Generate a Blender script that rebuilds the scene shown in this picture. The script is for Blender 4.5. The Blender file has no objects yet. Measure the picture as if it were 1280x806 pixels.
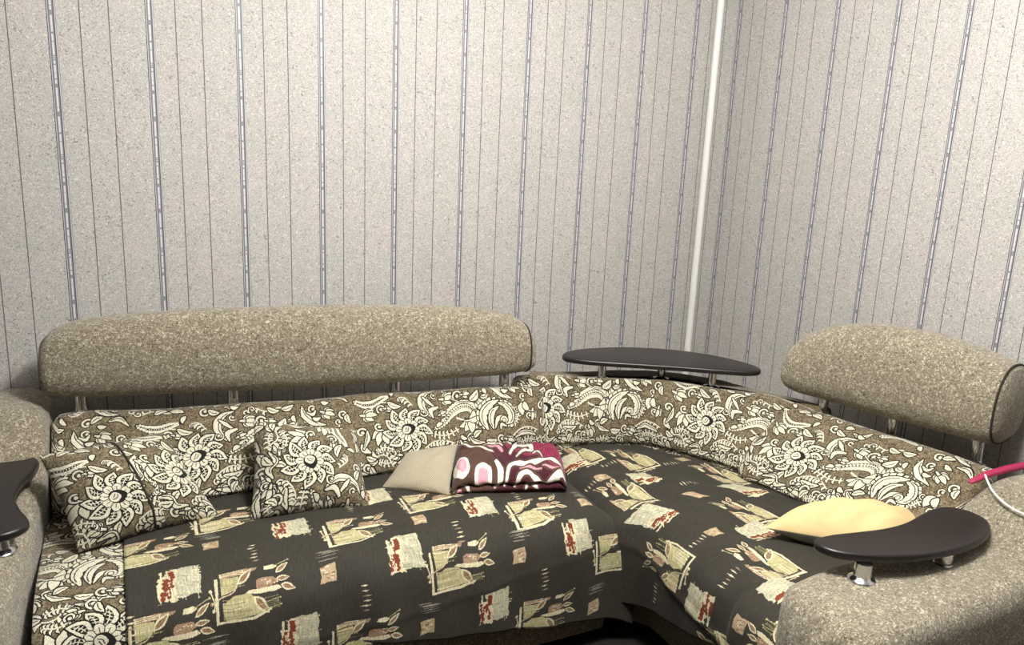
import bpy, bmesh, math, random
import numpy as np
from mathutils import Vector, Matrix

# ================================================================ camera, light, exposure
SC = bpy.context.scene; COL = SC.collection
CAM = Vector((-2.4445, -2.7919, 1.5)); YAW, PITCH, ROLL = .470147, .2181566, .0445809
fw_ = Vector((math.sin(YAW) * math.cos(PITCH), math.cos(YAW) * math.cos(PITCH), -math.sin(PITCH)))
rt_ = Vector((math.cos(YAW), -math.sin(YAW), 0)); up_ = rt_.cross(fw_)
r2_ = rt_ * math.cos(ROLL) + up_ * math.sin(ROLL); u2_ = up_ * math.cos(ROLL) - rt_ * math.sin(ROLL)
cd = bpy.data.cameras.new('camera'); cam = bpy.data.objects.new('camera', cd); COL.objects.link(cam)
m_ = Matrix((r2_, u2_, -fw_)).transposed().to_4x4(); m_.translation = CAM; cam.matrix_world = m_
cd.sensor_width = 36; cd.lens = 971.76 / 1280 * 36; cd.clip_start = .05; SC.camera = cam
wd = bpy.data.worlds.new('world'); SC.world = wd; wd.use_nodes = True
wd.node_tree.nodes['Background'].inputs[0].default_value = (.9, .93, 1, 1); wd.node_tree.nodes['Background'].inputs[1].default_value = .3
def lamp(name, loc, power, size, colour):
    l = bpy.data.lights.new(name, 'POINT'); l.energy = power; l.shadow_soft_size = size; l.color = colour
    o = bpy.data.objects.new(name, l); COL.objects.link(o); o.location = loc; return o
TILE = (.655, .530)                                      # repeat of the floral cloth, metres
# the ceiling lamp of the room, just above the frame: a ring of bulbs
for k in range(4):
    a = k * math.pi / 2 + .5
    lamp('ceiling_bulb', (-1.58 + .16 * math.cos(a), -1.78 + .16 * math.sin(a), 2.40), 28, .05, (1, .975, .94))
vs = SC.view_settings; vs.view_transform = 'Standard'; vs.look = 'None'; vs.gamma = 1; vs.use_curve_mapping = False; vs.exposure = .72
SC.cycles.max_bounces = 8; SC.cycles.diffuse_bounces = 5

# ================================================================ small helpers
def tag(o, label=None, cat=None, group=None, kind=None):
    for k, v in (('label', label), ('category', cat), ('group', group), ('kind', kind)):
        if v: o[k] = v
    return o
def link(o, parent=None):
    COL.objects.link(o)
    if parent: o.parent = parent; o.matrix_parent_inverse = Matrix.Translation(-parent.location)
    return o
def empty(name, loc, label, cat, group=None):
    o = bpy.data.objects.new(name, None); o.empty_display_size = .1; link(o); o.location = loc; return tag(o, label, cat, group)
def mesh_obj(name, V, F, mat, parent=None, uv=None, smooth=True, mats=None, fm=None):
    me = bpy.data.meshes.new(name); me.from_pydata([tuple(v) for v in V], [], [tuple(f) for f in F]); 
    if uv is not None:
        l = me.uv_layers.new(name='UVMap'); idx = np.empty(len(me.loops), int); me.loops.foreach_get('vertex_index', idx)
        l.data.foreach_set('uv', (np.asarray(uv)[idx] if len(uv) == len(V) else np.asarray(uv)).astype(np.float32).ravel())
    for m in (mats or [mat]): me.materials.append(m)
    if fm is not None: me.polygons.foreach_set('material_index', np.asarray(fm, np.int32))
    if smooth: me.polygons.foreach_set('use_smooth', [True] * len(me.polygons))
    me.update(); o = bpy.data.objects.new(name, me); return link(o, parent)
def grid_faces(nu, nv, cu=False, cv=False, flip=False, o=0):
    i = np.arange(nu if cu else nu - 1)[:, None]; j = np.arange(nv if cv else nv - 1)[None, :]
    a = i * nv + j; b = ((i + 1) % nu) * nv + j; c = ((i + 1) % nu) * nv + (j + 1) % nv; d = i * nv + (j + 1) % nv
    F = np.stack([a, b, c, d], -1).reshape(-1, 4) + o
    return F[:, ::-1] if flip else F
def sheet(name, G, UV, mat, parent=None, thick=.003, flip=False):
    nu, nv = G.shape[:2]
    o = mesh_obj(name, G.reshape(-1, 3), grid_faces(nu, nv, flip=flip), mat, parent, UV.reshape(-1, 2))
    if thick: s = o.modifiers.new('thick', 'SOLIDIFY'); s.thickness = thick; s.offset = -1
    return o
def loft(name, S, mat, parent=None, UV=None, close_ends=True, flip=False):
    """S: (n stations, k points, 3), rings closed; ends capped by a centre vertex"""
    n, k = S.shape[:2]
    S2 = np.concatenate([S, S[:, :1]], 1); V = S2.reshape(-1, 3); F = [tuple(f) for f in grid_faces(n, k + 1, flip=flip)]
    if UV is None:
        du = np.r_[0, np.cumsum(np.linalg.norm(np.diff(S.mean(1), axis=0), axis=1))]
        dv = np.concatenate([np.zeros((n, 1)), np.cumsum(np.linalg.norm(np.diff(S2, axis=1), axis=2), 1)], 1)
        UV = np.stack([np.repeat(du[:, None], k + 1, 1), dv], -1)
    uv = UV.reshape(-1, 2)
    V = list(map(tuple, V)); uv = list(map(tuple, uv))
    if close_ends:
        for e in (0, n - 1):
            c = S[e].mean(0); V.append(tuple(c)); uv.append(tuple(np.asarray(UV[e]).mean(0))); ci = len(V) - 1
            for j in range(k):
                a, b = e * (k + 1) + j, e * (k + 1) + j + 1
                F.append((a, ci, b) if (e == 0) == flip else (a, b, ci))
    o = mesh_obj(name, V, F, mat, parent, uv)
    bm = bmesh.new(); bm.from_mesh(o.data); bmesh.ops.remove_doubles(bm, verts=bm.verts, dist=1e-6); bmesh.ops.recalc_face_normals(bm, faces=bm.faces); bm.to_mesh(o.data); bm.free()
    return o
def tube(name, pts, r, mat, parent=None, n=10, res=6):
    C = crom(pts, res); d = np.gradient(C, axis=0); d /= np.linalg.norm(d, axis=1)[:, None]
    a = np.cross(d[0], (0, 0, 1.) if abs(d[0, 2]) < .9 else (1., 0, 0)); S = []
    for c, t in zip(C, d):
        a = a - t * np.dot(a, t); a /= np.linalg.norm(a); b = np.cross(t, a)
        th = np.linspace(0, 2 * np.pi, n, endpoint=False)[:, None]; S.append(c + r * (np.cos(th) * a + np.sin(th) * b))
    return loft(name, np.array(S), mat, parent)
def lathe(name, prof, at, mat, parent=None, n=28):
    th = np.linspace(0, 2 * np.pi, n, endpoint=False)
    S = np.array([[(at[0] + r * np.cos(t), at[1] + r * np.sin(t), at[2] + z) for t in th] for r, z in prof])
    o = loft(name, S, mat, parent); e = o.modifiers.new('crisp', 'EDGE_SPLIT'); e.split_angle = .6; return o
def slab(name, outline, z0, z1, mat, parent=None, r=.007):
    P = crom(outline, 8, True); c = P.mean(0); d = np.roll(P, -1, 0) - np.roll(P, 1, 0); d /= np.linalg.norm(d, axis=1)[:, None]
    nrm = np.c_[d[:, 1], -d[:, 0]]
    if ((P - c) * nrm).sum() < 0: nrm = -nrm
    rings = []
    for a in (0, 25, 50, 75, 90): rings.append((r * (1 - math.sin(math.radians(a))), z0 + r * (1 - math.cos(math.radians(a)))))
    for a in (0, 20, 40, 60, 75, 90): rings.append((r * (1 - math.cos(math.radians(a))), z1 - r + r * math.sin(math.radians(a))))
    S = np.array([np.c_[P - nrm * i, np.full(len(P), z)] for i, z in rings])
    return loft(name, S, mat, parent)
def rbox(name, x0, x1, y0, y1, z0, z1, mat, parent=None, r=.02):
    bm = bmesh.new(); bmesh.ops.create_cube(bm, size=1)
    for v in bm.verts: v.co = Vector(((x0 + x1) / 2 + v.co.x * (x1 - x0), (y0 + y1) / 2 + v.co.y * (y1 - y0), (z0 + z1) / 2 + v.co.z * (z1 - z0)))
    bmesh.ops.bevel(bm, geom=bm.edges[:], offset=r, segments=3, affect='EDGES', profile=.6)
    me = bpy.data.meshes.new(name); bm.to_mesh(me); bm.free(); me.materials.append(mat)
    me.polygons.foreach_set('use_smooth', [True] * len(me.polygons))
    return link(bpy.data.objects.new(name, me), parent)

# ---------------------------------------------------------------- cloth prints, drawn as vector shapes
def crom(pts, n=10, closed=False):
    P = np.asarray(pts, float); N = len(P); out = []
    rng_ = range(N if closed else N - 1)
    for i in rng_:
        p1 = P[i]; p2 = P[(i + 1) % N]
        p0 = P[(i - 1) % N] if (closed or i > 0) else 2 * p1 - p2
        p3 = P[(i + 2) % N] if (closed or i < N - 2) else 2 * p2 - p1
        t = np.linspace(0, 1, n, endpoint=False)[:, None]
        out.append(.5 * (2 * p1 + (p2 - p0) * t + (2 * p0 - 5 * p1 + 4 * p2 - p3) * t ** 2 + (3 * p1 - p0 - 3 * p2 + p3) * t ** 3))
    if not closed: out.append(P[-1:])
    return np.concatenate(out)

class Canvas:
    def __init__(s, w, h, bg, wrap=False):
        s.w, s.h, s.wrap = w, h, wrap
        s.a = np.empty((h, w, 3), np.float32); s.a[:] = bg
        s.T = lambda p: p
    def put(s, mask, x0, y0, col):
        h, w = mask.shape
        ys = np.arange(y0, y0 + h); xs = np.arange(x0, x0 + w)
        if s.wrap: ys %= s.h; xs %= s.w
        else:
            ky = (ys >= 0) & (ys < s.h); kx = (xs >= 0) & (xs < s.w)
            mask = mask[np.ix_(ky, kx)]; ys = ys[ky]; xs = xs[kx]
        if not len(ys) or not len(xs): return
        g = np.ix_(ys, xs); b = s.a[g]; b[mask] = col; s.a[g] = b
    def fill(s, poly, col):
        P = np.asarray(s.T(np.asarray(poly, float)))
        x0, y0 = np.floor(P.min(0)).astype(int) - 1; x1, y1 = np.ceil(P.max(0)).astype(int) + 2
        if not s.wrap and (x1 < 0 or y1 < 0 or x0 > s.w or y0 > s.h): return
        H, W = y1 - y0, x1 - x0; Y = np.arange(y0, y1) + .5
        m = np.zeros((H, W + 1), np.int32)
        A, B = P, np.roll(P, -1, 0)
        for (ax, ay), (bx, by) in zip(A, B):
            if ay == by: continue
            k = ((Y >= min(ay, by)) & (Y < max(ay, by))).nonzero()[0]
            if not len(k): continue
            xi = ax + (Y[k] - ay) / (by - ay) * (bx - ax)
            np.add.at(m, (k, np.clip(np.ceil(xi - .5 - x0).astype(int), 0, W)), 1)
        s.put((np.cumsum(m, 1)[:, :W] % 2) == 1, x0, y0, col)
    def line(s, pts, w, col):
        ribbon(s, pts, [w, w], col)
        P = s.T(np.asarray(pts, float))
        for q in (P[0], P[-1]):
            r = w / 2; t = np.linspace(0, 6.283, 9)[:-1]
            T = s.T; s.T = lambda p: p; s.fill(q + r * np.c_[np.cos(t), np.sin(t)], col); s.T = T

def ribbon_poly(pts, ws, n=8):
    C = crom(pts, n); d = np.gradient(C, axis=0); d /= np.linalg.norm(d, axis=1)[:, None] + 1e-9
    nrm = np.c_[-d[:, 1], d[:, 0]]
    w = np.interp(np.linspace(0, 1, len(C)), np.linspace(0, 1, len(ws)), ws)[:, None] / 2
    return C, nrm, w
def ribbon(c, pts, ws, col, n=8):
    C, nr, w = ribbon_poly(pts, ws, n)
    L = C + nr * w; R_ = C - nr * w
    for i in range(len(C) - 1):
        c.fill([L[i], L[i + 1], R_[i + 1], R_[i]], col)
def disc(c, x, y, r, col):
    t = np.linspace(0, 6.283, 13)[:-1]; c.fill(np.c_[x + r * np.cos(t), y + r * np.sin(t)], col)

CR, BK = (1, 0, 0), (0, 1, 0)
O = 9                                                    # outline half width
def shape(c, poly, outline=O, fillc=CR):
    P = np.asarray(poly, float)
    if outline:
        for a, b in zip(P, np.roll(P, -1, 0)):
            d = b - a; L = np.hypot(*d) + 1e-9; n = np.array([-d[1], d[0]]) / L * outline * .75
            c.fill([a + n, b + n, b - n, a - n], BK); disc(c, a[0], a[1], outline * .75, BK)
    c.fill(P, fillc)
def swoosh(c, pts, ws, vein=True, lobes=0, outline=O):
    C, nr, w = ribbon_poly(pts, ws); k = len(C)
    wl = w.copy()
    if lobes: wl = w * (1 + .38 * np.abs(np.sin(np.linspace(0, lobes * np.pi, k)))[:, None])
    P = np.concatenate([C + nr * wl, (C - nr * w)[::-1]])
    shape(c, P, outline)
    if vein and max(ws) > 22:
        C2 = C[k // 8: -k // 5]; n2 = nr[k // 8: -k // 5]; w2 = w[k // 8: -k // 5]
        c.line(C2 - n2 * w2 * .3, 5, BK)
def teeth(c, pts, ws, n, side=1, s=1.):
    C, nr, w = ribbon_poly(pts, ws, 10); idx = np.linspace(3, len(C) - 6, n).astype(int)
    for i in idx:
        d = C[i + 1] - C[i]; a = np.arctan2(d[1], d[0]) + side * .75; q = C[i] + nr[i] * w[i] * .55 * side
        leaf(c, q[0], q[1], a, s * (14 + w[i, 0] * .95), s * (12 + w[i, 0] * .6), False, 7, .16 * side)
def leaf(c, x, y, a, L, W, vein=True, outline=O, bend=.15):
    d = np.array([np.cos(a), np.sin(a)]); n = np.array([-d[1], d[0]])
    t = np.linspace(0, 1, 9); b = bend * L * np.sin(t * np.pi)
    prof = W / 2 * np.sin(np.pi * t ** .8) ** .8
    ax = np.array([x, y]) + d * t[:, None] * L + n * b[:, None]
    P = np.concatenate([ax + n * prof[:, None], (ax - n * prof[:, None])[::-1][1:-1]])
    shape(c, P, outline)
    if vein: c.line(ax[1:-2], 4.5, BK)
def lily(c, x, y, a, s):
    for k, (da, l) in enumerate(((-1.15, .75), (1.15, .75), (-.6, .95), (.6, .95), (0, 1.1))):
        leaf(c, x, y, a + da, s * l, s * .48, False, 8, .08 * (1 if da > 0 else -1))
    swoosh(c, [(x, y), (x - s * .5 * np.cos(a), y - s * .5 * np.sin(a))], [s * .3, s * .12], False)
def curl(c, x, y, a, s, turns=1.1, w=10, flip=1):
    t = np.linspace(0, 1, 14); r = s * (1 - t * .82); th = a + flip * t * turns * 2 * np.pi
    P = np.c_[x + r * np.cos(th), y + r * np.sin(th)]
    ribbon(c, P, [w * 1.2 + 9, w + 13], BK, 3); ribbon(c, P, [w * .9, w * 1.3], CR, 3); disc(c, *P[-1], w * 1.05 + 4, BK); disc(c, *P[-1], w * 1.0, CR)
def comb(c, pts, s, n=6, side=1):
    C = crom(pts, 10); idx = np.linspace(0, len(C) - 2, n).astype(int)
    for j, i in enumerate(idx):
        d = C[i + 1] - C[i]; a = np.arctan2(d[1], d[0]) + side * 1.5
        l = s * (.6 + .4 * np.sin(np.pi * (j + 1) / (n + 1)))
        leaf(c, C[i][0], C[i][1], a, l, l * .42, False, 6, .22 * side)
    c.line(C, 8, CR)
def fern(c, pts, s, n=7):
    comb(c, pts, s, n, 1); comb(c, pts, s, n, -1)
def plume(c, pts, ws):
    C, nr, w = ribbon_poly(pts, ws, 9)
    shape(c, np.concatenate([C + nr * w, (C - nr * w)[::-1]]), 10)
    step = max(1, int(len(C) / 17))
    for i in range(2, len(C) - 1, step):
        r = 7 + w[i, 0] * .22
        for sgn in (1, -1):
            q = C[i] + nr[i] * (w[i, 0]) * sgn
            disc(c, q[0], q[1], r + 4, BK); 
    for i in range(2, len(C) - 1, step):
        r = 7 + w[i, 0] * .22
        for sgn in (1, -1):
            q = C[i] + nr[i] * (w[i, 0]) * sgn * .96
            disc(c, q[0], q[1], r, CR)
        for f in (-.45, .12):
            q = C[min(i + 2, len(C) - 1)] + nr[i] * w[i, 0] * f
            if w[i, 0] > 14: disc(c, q[0], q[1], 5.5, BK)
def star(c, x, y, s=1.0, rot=0.0, n=11):
    for k in range(n):
        a = rot + k * 2 * np.pi / n; L = s * (150 if k % 2 else 162)
        bx, by = x + np.cos(a) * 48 * s, y + np.sin(a) * 48 * s
        leaf(c, bx, by, a + .12, L - 48 * s, 66 * s, False, 10, -.14)
        leaf(c, bx + np.cos(a) * 20 * s, by + np.sin(a) * 20 * s, a + .12, (L - 48 * s) * .70, 40 * s, False, 0, -.14)
        bx2, by2 = bx + np.cos(a) * 18 * s, by + np.sin(a) * 18 * s
        d = np.array([np.cos(a + .12), np.sin(a + .12)]); nn = np.array([-d[1], d[0]])
        # dark heart of each petal, with pale ribs
        q = np.array([bx2, by2]); tl = (L - 48 * s) * .68; t = np.linspace(0, 1, 7); b = -.14 * tl * np.sin(t * np.pi)
        pr_ = 17 * s * np.sin(np.pi * t ** .8) ** .8
        ax = q + d * t[:, None] * tl + nn * b[:, None]
        c.fill(np.concatenate([ax + nn * pr_[:, None], (ax - nn * pr_[:, None])[::-1]]), BK)
        for f in (.3, .5, .7):
            m = q + d * tl * f + nn * (-.14 * tl * np.sin(f * np.pi))
            c.line([m - nn * 10 * s - d * 5, m + nn * 10 * s + d * 5], 5 * s, CR)
        c.line(ax[:-1], 4.5 * s, CR)
    for k in range(8):
        a = rot + .3 + k * 2 * np.pi / 8
        t = np.linspace(-1, 1, 7)[:, None] * .36
        P = [(x, y)] + [(x + np.cos(a + u) * s * (78 - 16 * abs(u / .36) ** 2 - (10 if abs(u) < .05 else 0)), y + np.sin(a + u) * s * (78 - 16 * abs(u / .36) ** 2)) for u in t[:, 0]]
        shape(c, P, 5)
    for k in range(8):
        a = rot + .3 + k * 2 * np.pi / 8
        c.line([(x + np.cos(a) * 40 * s, y + np.sin(a) * 40 * s), (x + np.cos(a) * 60 * s, y + np.sin(a) * 60 * s)], 4, BK)
    ca, sa = np.cos(rot), np.sin(rot)
    def TT(p): p = np.asarray(p, float) * s; return np.c_[x + p[:, 0] * ca - p[:, 1] * sa, y + p[:, 0] * sa + p[:, 1] * ca]
    c.fill(TT(crom([(-52, 4), (-20, -34), (22, -30), (38, 2), (20, 34), (-22, 36)], 6, True)), BK)
    c.fill(TT(crom([(-22, 0), (0, -26), (26, -20), (32, 4), (14, 26), (-8, 22)], 6, True)), CR)
    c.line(TT([(-8, 10), (2, -8), (20, -10)]), 4.5 * s, BK); c.line(TT([(2, 16), (14, 0)]), 4 * s, BK)
def budflower(c, x, y, a=0., s=1.):
    def R2(p): p = np.asarray(p, float) * s; return np.c_[x + p[:, 0] * np.cos(a) - p[:, 1] * np.sin(a), y + p[:, 0] * np.sin(a) + p[:, 1] * np.cos(a)]
    for ang, l, w in ((2.75, 95, 42), (.35, 80, 46), (2.2, 92, 48), (.95, 88, 48), (1.57, 96, 52)):
        q = R2([(0, -5)])[0]; leaf(c, q[0], q[1], ang + a, l * s, w * s, False, 8, .1 if ang < 1.57 else -.1)
    for ang, l, w in ((-1.0, 90, 44), (-.35, 80, 38)):
        q = R2([(0, 0)])[0]; leaf(c, q[0], q[1], ang + a, l * s, w * s, False, 8, .15)
    c.fill(R2([(-64, -6), (-30, -26), (4, -22), (16, -2), (-10, 6), (-36, 2)]), BK)
    c.line(R2([(-90, -38), (-40, -12), (6, -6)]), 14 * s, CR); c.line(R2([(-70, -4), (-34, -14), (0, -12)]), 5 * s, BK)

def row(c):
    plume(c, [(520, 342), (600, 300), (670, 240), (750, 212), (815, 232), (838, 300)], [6, 30, 56, 66, 54, 26])
    plume(c, [(20, 60), (90, 96), (150, 102), (215, 76), (260, 66)], [14, 36, 38, 26, 8])
    comb(c, [(70, 520), (110, 480), (165, 490), (200, 560)], 56, 8, -1); comb(c, [(435, 470), (500, 430), (570, 425), (640, 458)], 50, 9, 1); leaf(c, 470, 475, -.1, 120, 40)
    comb(c, [(1080, 480), (1140, 436), (1210, 430), (1285, 460)], 56, 9, 1); swoosh(c, [(1100, 490), (1160, 462), (1230, 475), (1270, 500)], [6, 34, 30, 4])
    fern(c, [(505, 372), (560, 388), (620, 392), (690, 372)], 36, 7)
    comb(c, [(860, 300), (880, 250), (915, 225), (948, 170), (930, 120)], 52, 8, -1); curl(c, 850, 268, 0, 26, .9, 8)
    comb(c, [(330, 80), (370, 92), (408, 150)], 46, 6, 1)
    teeth(c, [(584, 48), (520, 66), (480, 112), (474, 172), (500, 222), (536, 262)], [4, 34, 50, 46, 34, 8], 5, -1, .8)
    swoosh(c, [(584, 48), (520, 66), (480, 112), (474, 172), (500, 222), (536, 262)], [2, 30, 50, 44, 26, 4])
    swoosh(c, [(486, 96), (520, 130), (580, 190)], [6, 26, 6], False); swoosh(c, [(534, 258), (528, 200), (588, 176)], [8, 34, 14], False)
    curl(c, 470, 214, 0, 34, .9, 9); lily(c, 590, 236, -.3, 44); curl(c, 566, 90, 1, 24, .8, 8)
    lily(c, 640, 128, .15, 72)
    curl(c, 742, 128, 2.2, 40, 1.0, 12); lily(c, 776, 132, .1, 46); c.line(crom([(690, 140), (740, 176), (800, 192), (840, 180)]), 15, BK); c.line(crom([(690, 140), (740, 176), (800, 192), (840, 180)]), 7, CR)
    leaf(c, 818, 184, -.75, 92, 52, True)
    budflower(c, 786, 330, .0, .95)
    # acanthus scroll
    teeth(c, [(905, 420), (884, 350), (900, 286), (955, 244), (1020, 222)], [10, 40, 54, 44, 6], 8, -1, 1.25)
    teeth(c, [(1012, 240), (1066, 262), (1096, 318), (1082, 372), (1030, 392)], [8, 38, 44, 36, 10], 9, -1, 1.25)
    swoosh(c, [(905, 420), (884, 350), (900, 286), (955, 244), (1020, 222)], [10, 40, 54, 44, 6], True, 5)
    swoosh(c, [(950, 424), (938, 362), (958, 306), (1010, 268)], [8, 38, 40, 8])
    swoosh(c, [(1012, 240), (1066, 262), (1096, 318), (1082, 372), (1030, 392)], [8, 38, 44, 36, 10], True, 7)
    swoosh(c, [(960, 420), (990, 356), (1042, 340)], [6, 30, 22], False); curl(c, 1040, 366, 3, 28, 1., 12)
    swoosh(c, [(1000, 430), (1012, 398), (1050, 410)], [6, 24, 8], False)
    teeth(c, [(996, 52), (1004, 120), (1052, 178), (1130, 212)], [8, 46, 46, 6], 5, 1, .8)
    swoosh(c, [(996, 52), (1004, 120), (1052, 178), (1130, 212)], [2, 44, 46, 3]); curl(c, 1062, 78, 1, 34, 1, 10); lily(c, 1132, 118, .5, 66)
    swoosh(c, [(1020, 100), (1058, 120), (1080, 90)], [6, 24, 6], False)
    c.line(crom([(1110, 410), (1136, 350), (1190, 270), (1210, 230)]), 8, CR); fern(c, [(1125, 380), (1150, 330), (1180, 285)], 26, 5); curl(c, 1146, 290, 1, 24, 1, 7)
    leaf(c, 1212, 250, 1.9, 100, 56, False); leaf(c, 1212, 250, 1.2, 80, 40, False); curl(c, 1210, 205, 2, 24, .8, 9)
    # left side sprig
    c.line(crom([(200, 335), (160, 330), (110, 350)]), 12, CR)
    leaf(c, 190, 318, 2.75, 110, 50, False); leaf(c, 192, 322, 2.25, 122, 50, False); leaf(c, 196, 322, 1.6, 96, 48, False); curl(c, 150, 278, 1.3, 32, .9, 11)
    lily(c, 78, 176, .2, 76); curl(c, 196, 150, 2.2, 36, 1, 11); lily(c, 228, 152, .1, 46)
    c.line(crom([(120, 150), (170, 108), (240, 104)]), 8, CR); leaf(c, 244, 104, .45, 100, 40, True)
    curl(c, 30, 300, 0, 38, 1, 12, -1); leaf(c, 10, 380, .9, 90, 40, False); swoosh(c, [(20, 420), (60, 350), (70, 290)], [6, 34, 6])
    comb(c, [(640, 60), (700, 40), (770, 60), (850, 40), (940, 60)], 34, 9, 1); curl(c, 690, 50, 3, 24, .8, 7); leaf(c, 780, 36, .3, 80, 36, True); leaf(c, 870, 52, -.2, 80, 36, True)
    swoosh(c, [(1180, 20), (1240, 10), (1290, 60)], [6, 34, 6])
    swoosh(c, [(230, 545), (300, 520), (340, 560), (400, 540)], [6, 30, 34, 6]); leaf(c, 250, 575, -.5, 80, 40, True); leaf(c, 30, 470, .4, 70, 34)
    lily(c, 700, 480, 1.2, 64); curl(c, 650, 520, 1, 34, 1, 10); swoosh(c, [(760, 440), (800, 480), (870, 500)], [6, 34, 6]); leaf(c, 880, 490, .1, 90, 42); curl(c, 1000, 490, 1, 36, 1, 11); lily(c, 1040, 500, .3, 52)
    for x, y, a, k in ((455, 560, .3, 0), (530, 520, 2., 1), (600, 565, 1., 2), (120, 640, .5, 1), (60, 600, 2.5, 0), (160, 440, 0, 2), (30, 540, 1, 1), (820, 560, .2, 2), (900, 600, 3, 0), (960, 560, 1.2, 1), (1120, 560, .4, 0), (1200, 520, 2.2, 2), (1260, 560, .4, 1), (730, 590, 2.6, 1), (1250, 150, 1.4, 1), (1262, 330, 1.8, 0), (590, 300, 2.6, 3), (410, 20, .4, 1), (560, 12, .2, 3), (1120, 36, .3, 3), (935, 110, 1.4, 3), (1050, 150, 0, 3), (700, 420, .6, 3), (300, 20, 2, 3)):
        if k == 0: lily(c, x, y, a, 58); curl(c, x - 30, y + 20, a, 26, .9, 9)
        if k == 1: curl(c, x, y, a, 36, 1, 11); leaf(c, x + 20, y, a, 74, 36)
        if k == 2: fern(c, [(x - 50, y + 10), (x, y - 8), (x + 60, y + 12)], 30, 6)
        if k == 3: leaf(c, x, y, a, 54, 28, False)
    star(c, 340, 325, 1.08, 3.05)

def floral_tile():
    c = Canvas(1310, 1060, (0, 0, 0), True)
    c.T = lambda p: np.c_[(p[:, 0] + 655), 1060 - p[:, 1] + 30]
    row(c)
    c.T = lambda p: p
    row(c)
    return c.a

# ---- bed cover print: colours are the cloth's own
BASE = np.array((.034, .032, .024)); OLV = (.42, .38, .20); CRM = (.60, .54, .36); PNK = (.30, .20, .13); RED = (.17, .035, .016); PAL = (.42, .40, .29)
def tulip(c, r, x, y, m, fx=1, fy=1, ang=0.):
    """m = texels per metre; x,y centre in texels; about 0.2 x 0.125 m"""
    k = m * .2 / 700.; ca, sa = np.cos(ang), np.sin(ang)
    def T(p):
        p = (np.asarray(p, float) - (350, 215)) * k * (fx, fy)
        return np.c_[x + p[:, 0] * ca - p[:, 1] * sa, y + p[:, 0] * sa + p[:, 1] * ca]
    c.T = T
    def j(P, a=5): P = np.asarray(P, float); return P + r.uniform(-a, a, P.shape)
    c.fill(j([(30, 424), (44, 60), (66, 60), (58, 402), (330, 396), (480, 350), (480, 372), (330, 418)], 5), CRM)
    c.line(j([(6, 150), (24, 250), (20, 300)]), 9, CRM)
    c.fill(j([(85, 60), (90, 20), (250, 8), (400, 12), (380, 40), (240, 50)]), PNK)
    for yy in (18, 34, 48): c.line(j([(95, yy), (180, yy - 6), (280, yy)], 4), 5, CRM)
    c.fill(j([(85, 60), (240, 60), (238, 120), (200, 170), (90, 200)]), OLV)
    c.fill(j([(88, 330), (90, 270), (190, 210), (320, 215), (380, 290), (420, 370), (300, 385), (110, 400)]), OLV)
    for i in range(34):
        yy = r.uniform(66, 168) if i < 11 else r.uniform(228, 388)
        c.line(j([(95, yy), (150, yy + 6), (200 + (0 if i < 6 else 120) * r.random(), yy)], 3), r.choice((3, 5)), r.choice((0, 1)) and CRM or (.28, .25, .13))
    c.fill(j([(280, 205), (310, 190), (560, 195), (580, 225), (520, 240), (380, 230)], 4), CRM)
    c.fill(j([(370, 175), (380, 130), (410, 112), (520, 122), (560, 160), (500, 195), (380, 195)], 4), PNK)
    for i in range(9): q = r.uniform((380, 125), (530, 185)); c.line([q, q + (28, r.uniform(-8, 8))], 4, CRM if i % 2 else (.20, .10, .05))
    c.line(j([(10, 252), (80, 220), (170, 190), (215, 140), (270, 60)], 3), 10, PNK); c.line(j([(10, 246), (90, 212), (180, 180), (222, 120)], 3), 5, CRM)
    def bud(bx, by, a, L, W):
        d = np.array((np.cos(a), np.sin(a))); n = np.array((-d[1], d[0])); t = np.linspace(0, 1, 8)[:, None]
        w = W * np.sin(np.pi * t ** .85)
        P = np.r_[(bx, by) + d * t * L + n * w, ((bx, by) + d * t * L - n * w)[::-1]]
        c.fill(P, CRM); Q = np.r_[(bx, by) + d * (t * .75 + .1) * L + n * w * .55, ((bx, by) + d * (t * .75 + .1) * L - n * w * .55)[::-1]]
        c.fill(Q, (.18, .11, .06)); c.line([(bx, by) + d * L * .2, (bx, by) + d * L * .8], 6, PNK)
    bud(225, 130, -.72, 170, 34); bud(345, 240, .95, 190, 42); bud(545, 100, -.62, 150, 26); bud(540, 150, .0, 120, 24); bud(575, 200, .38, 130, 30)
    c.fill(j([(450, 50), (460, 20), (540, 14), (570, 40), (520, 60)], 4), CRM)
    c.line(j([(540, 34), (600, 10), (670, -16)], 4), 6, OLV); c.line(j([(250, 330), (500, 300), (560, 296)]), 4, OLV); c.line(j([(420, 350), (560, 342)]), 5, OLV)
    for i in range(5): yy = r.uniform(270, 370); c.line(j([(440, yy), (540, yy)], 4), 4, (.24, .22, .11))
    c.T = lambda p: p
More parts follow.
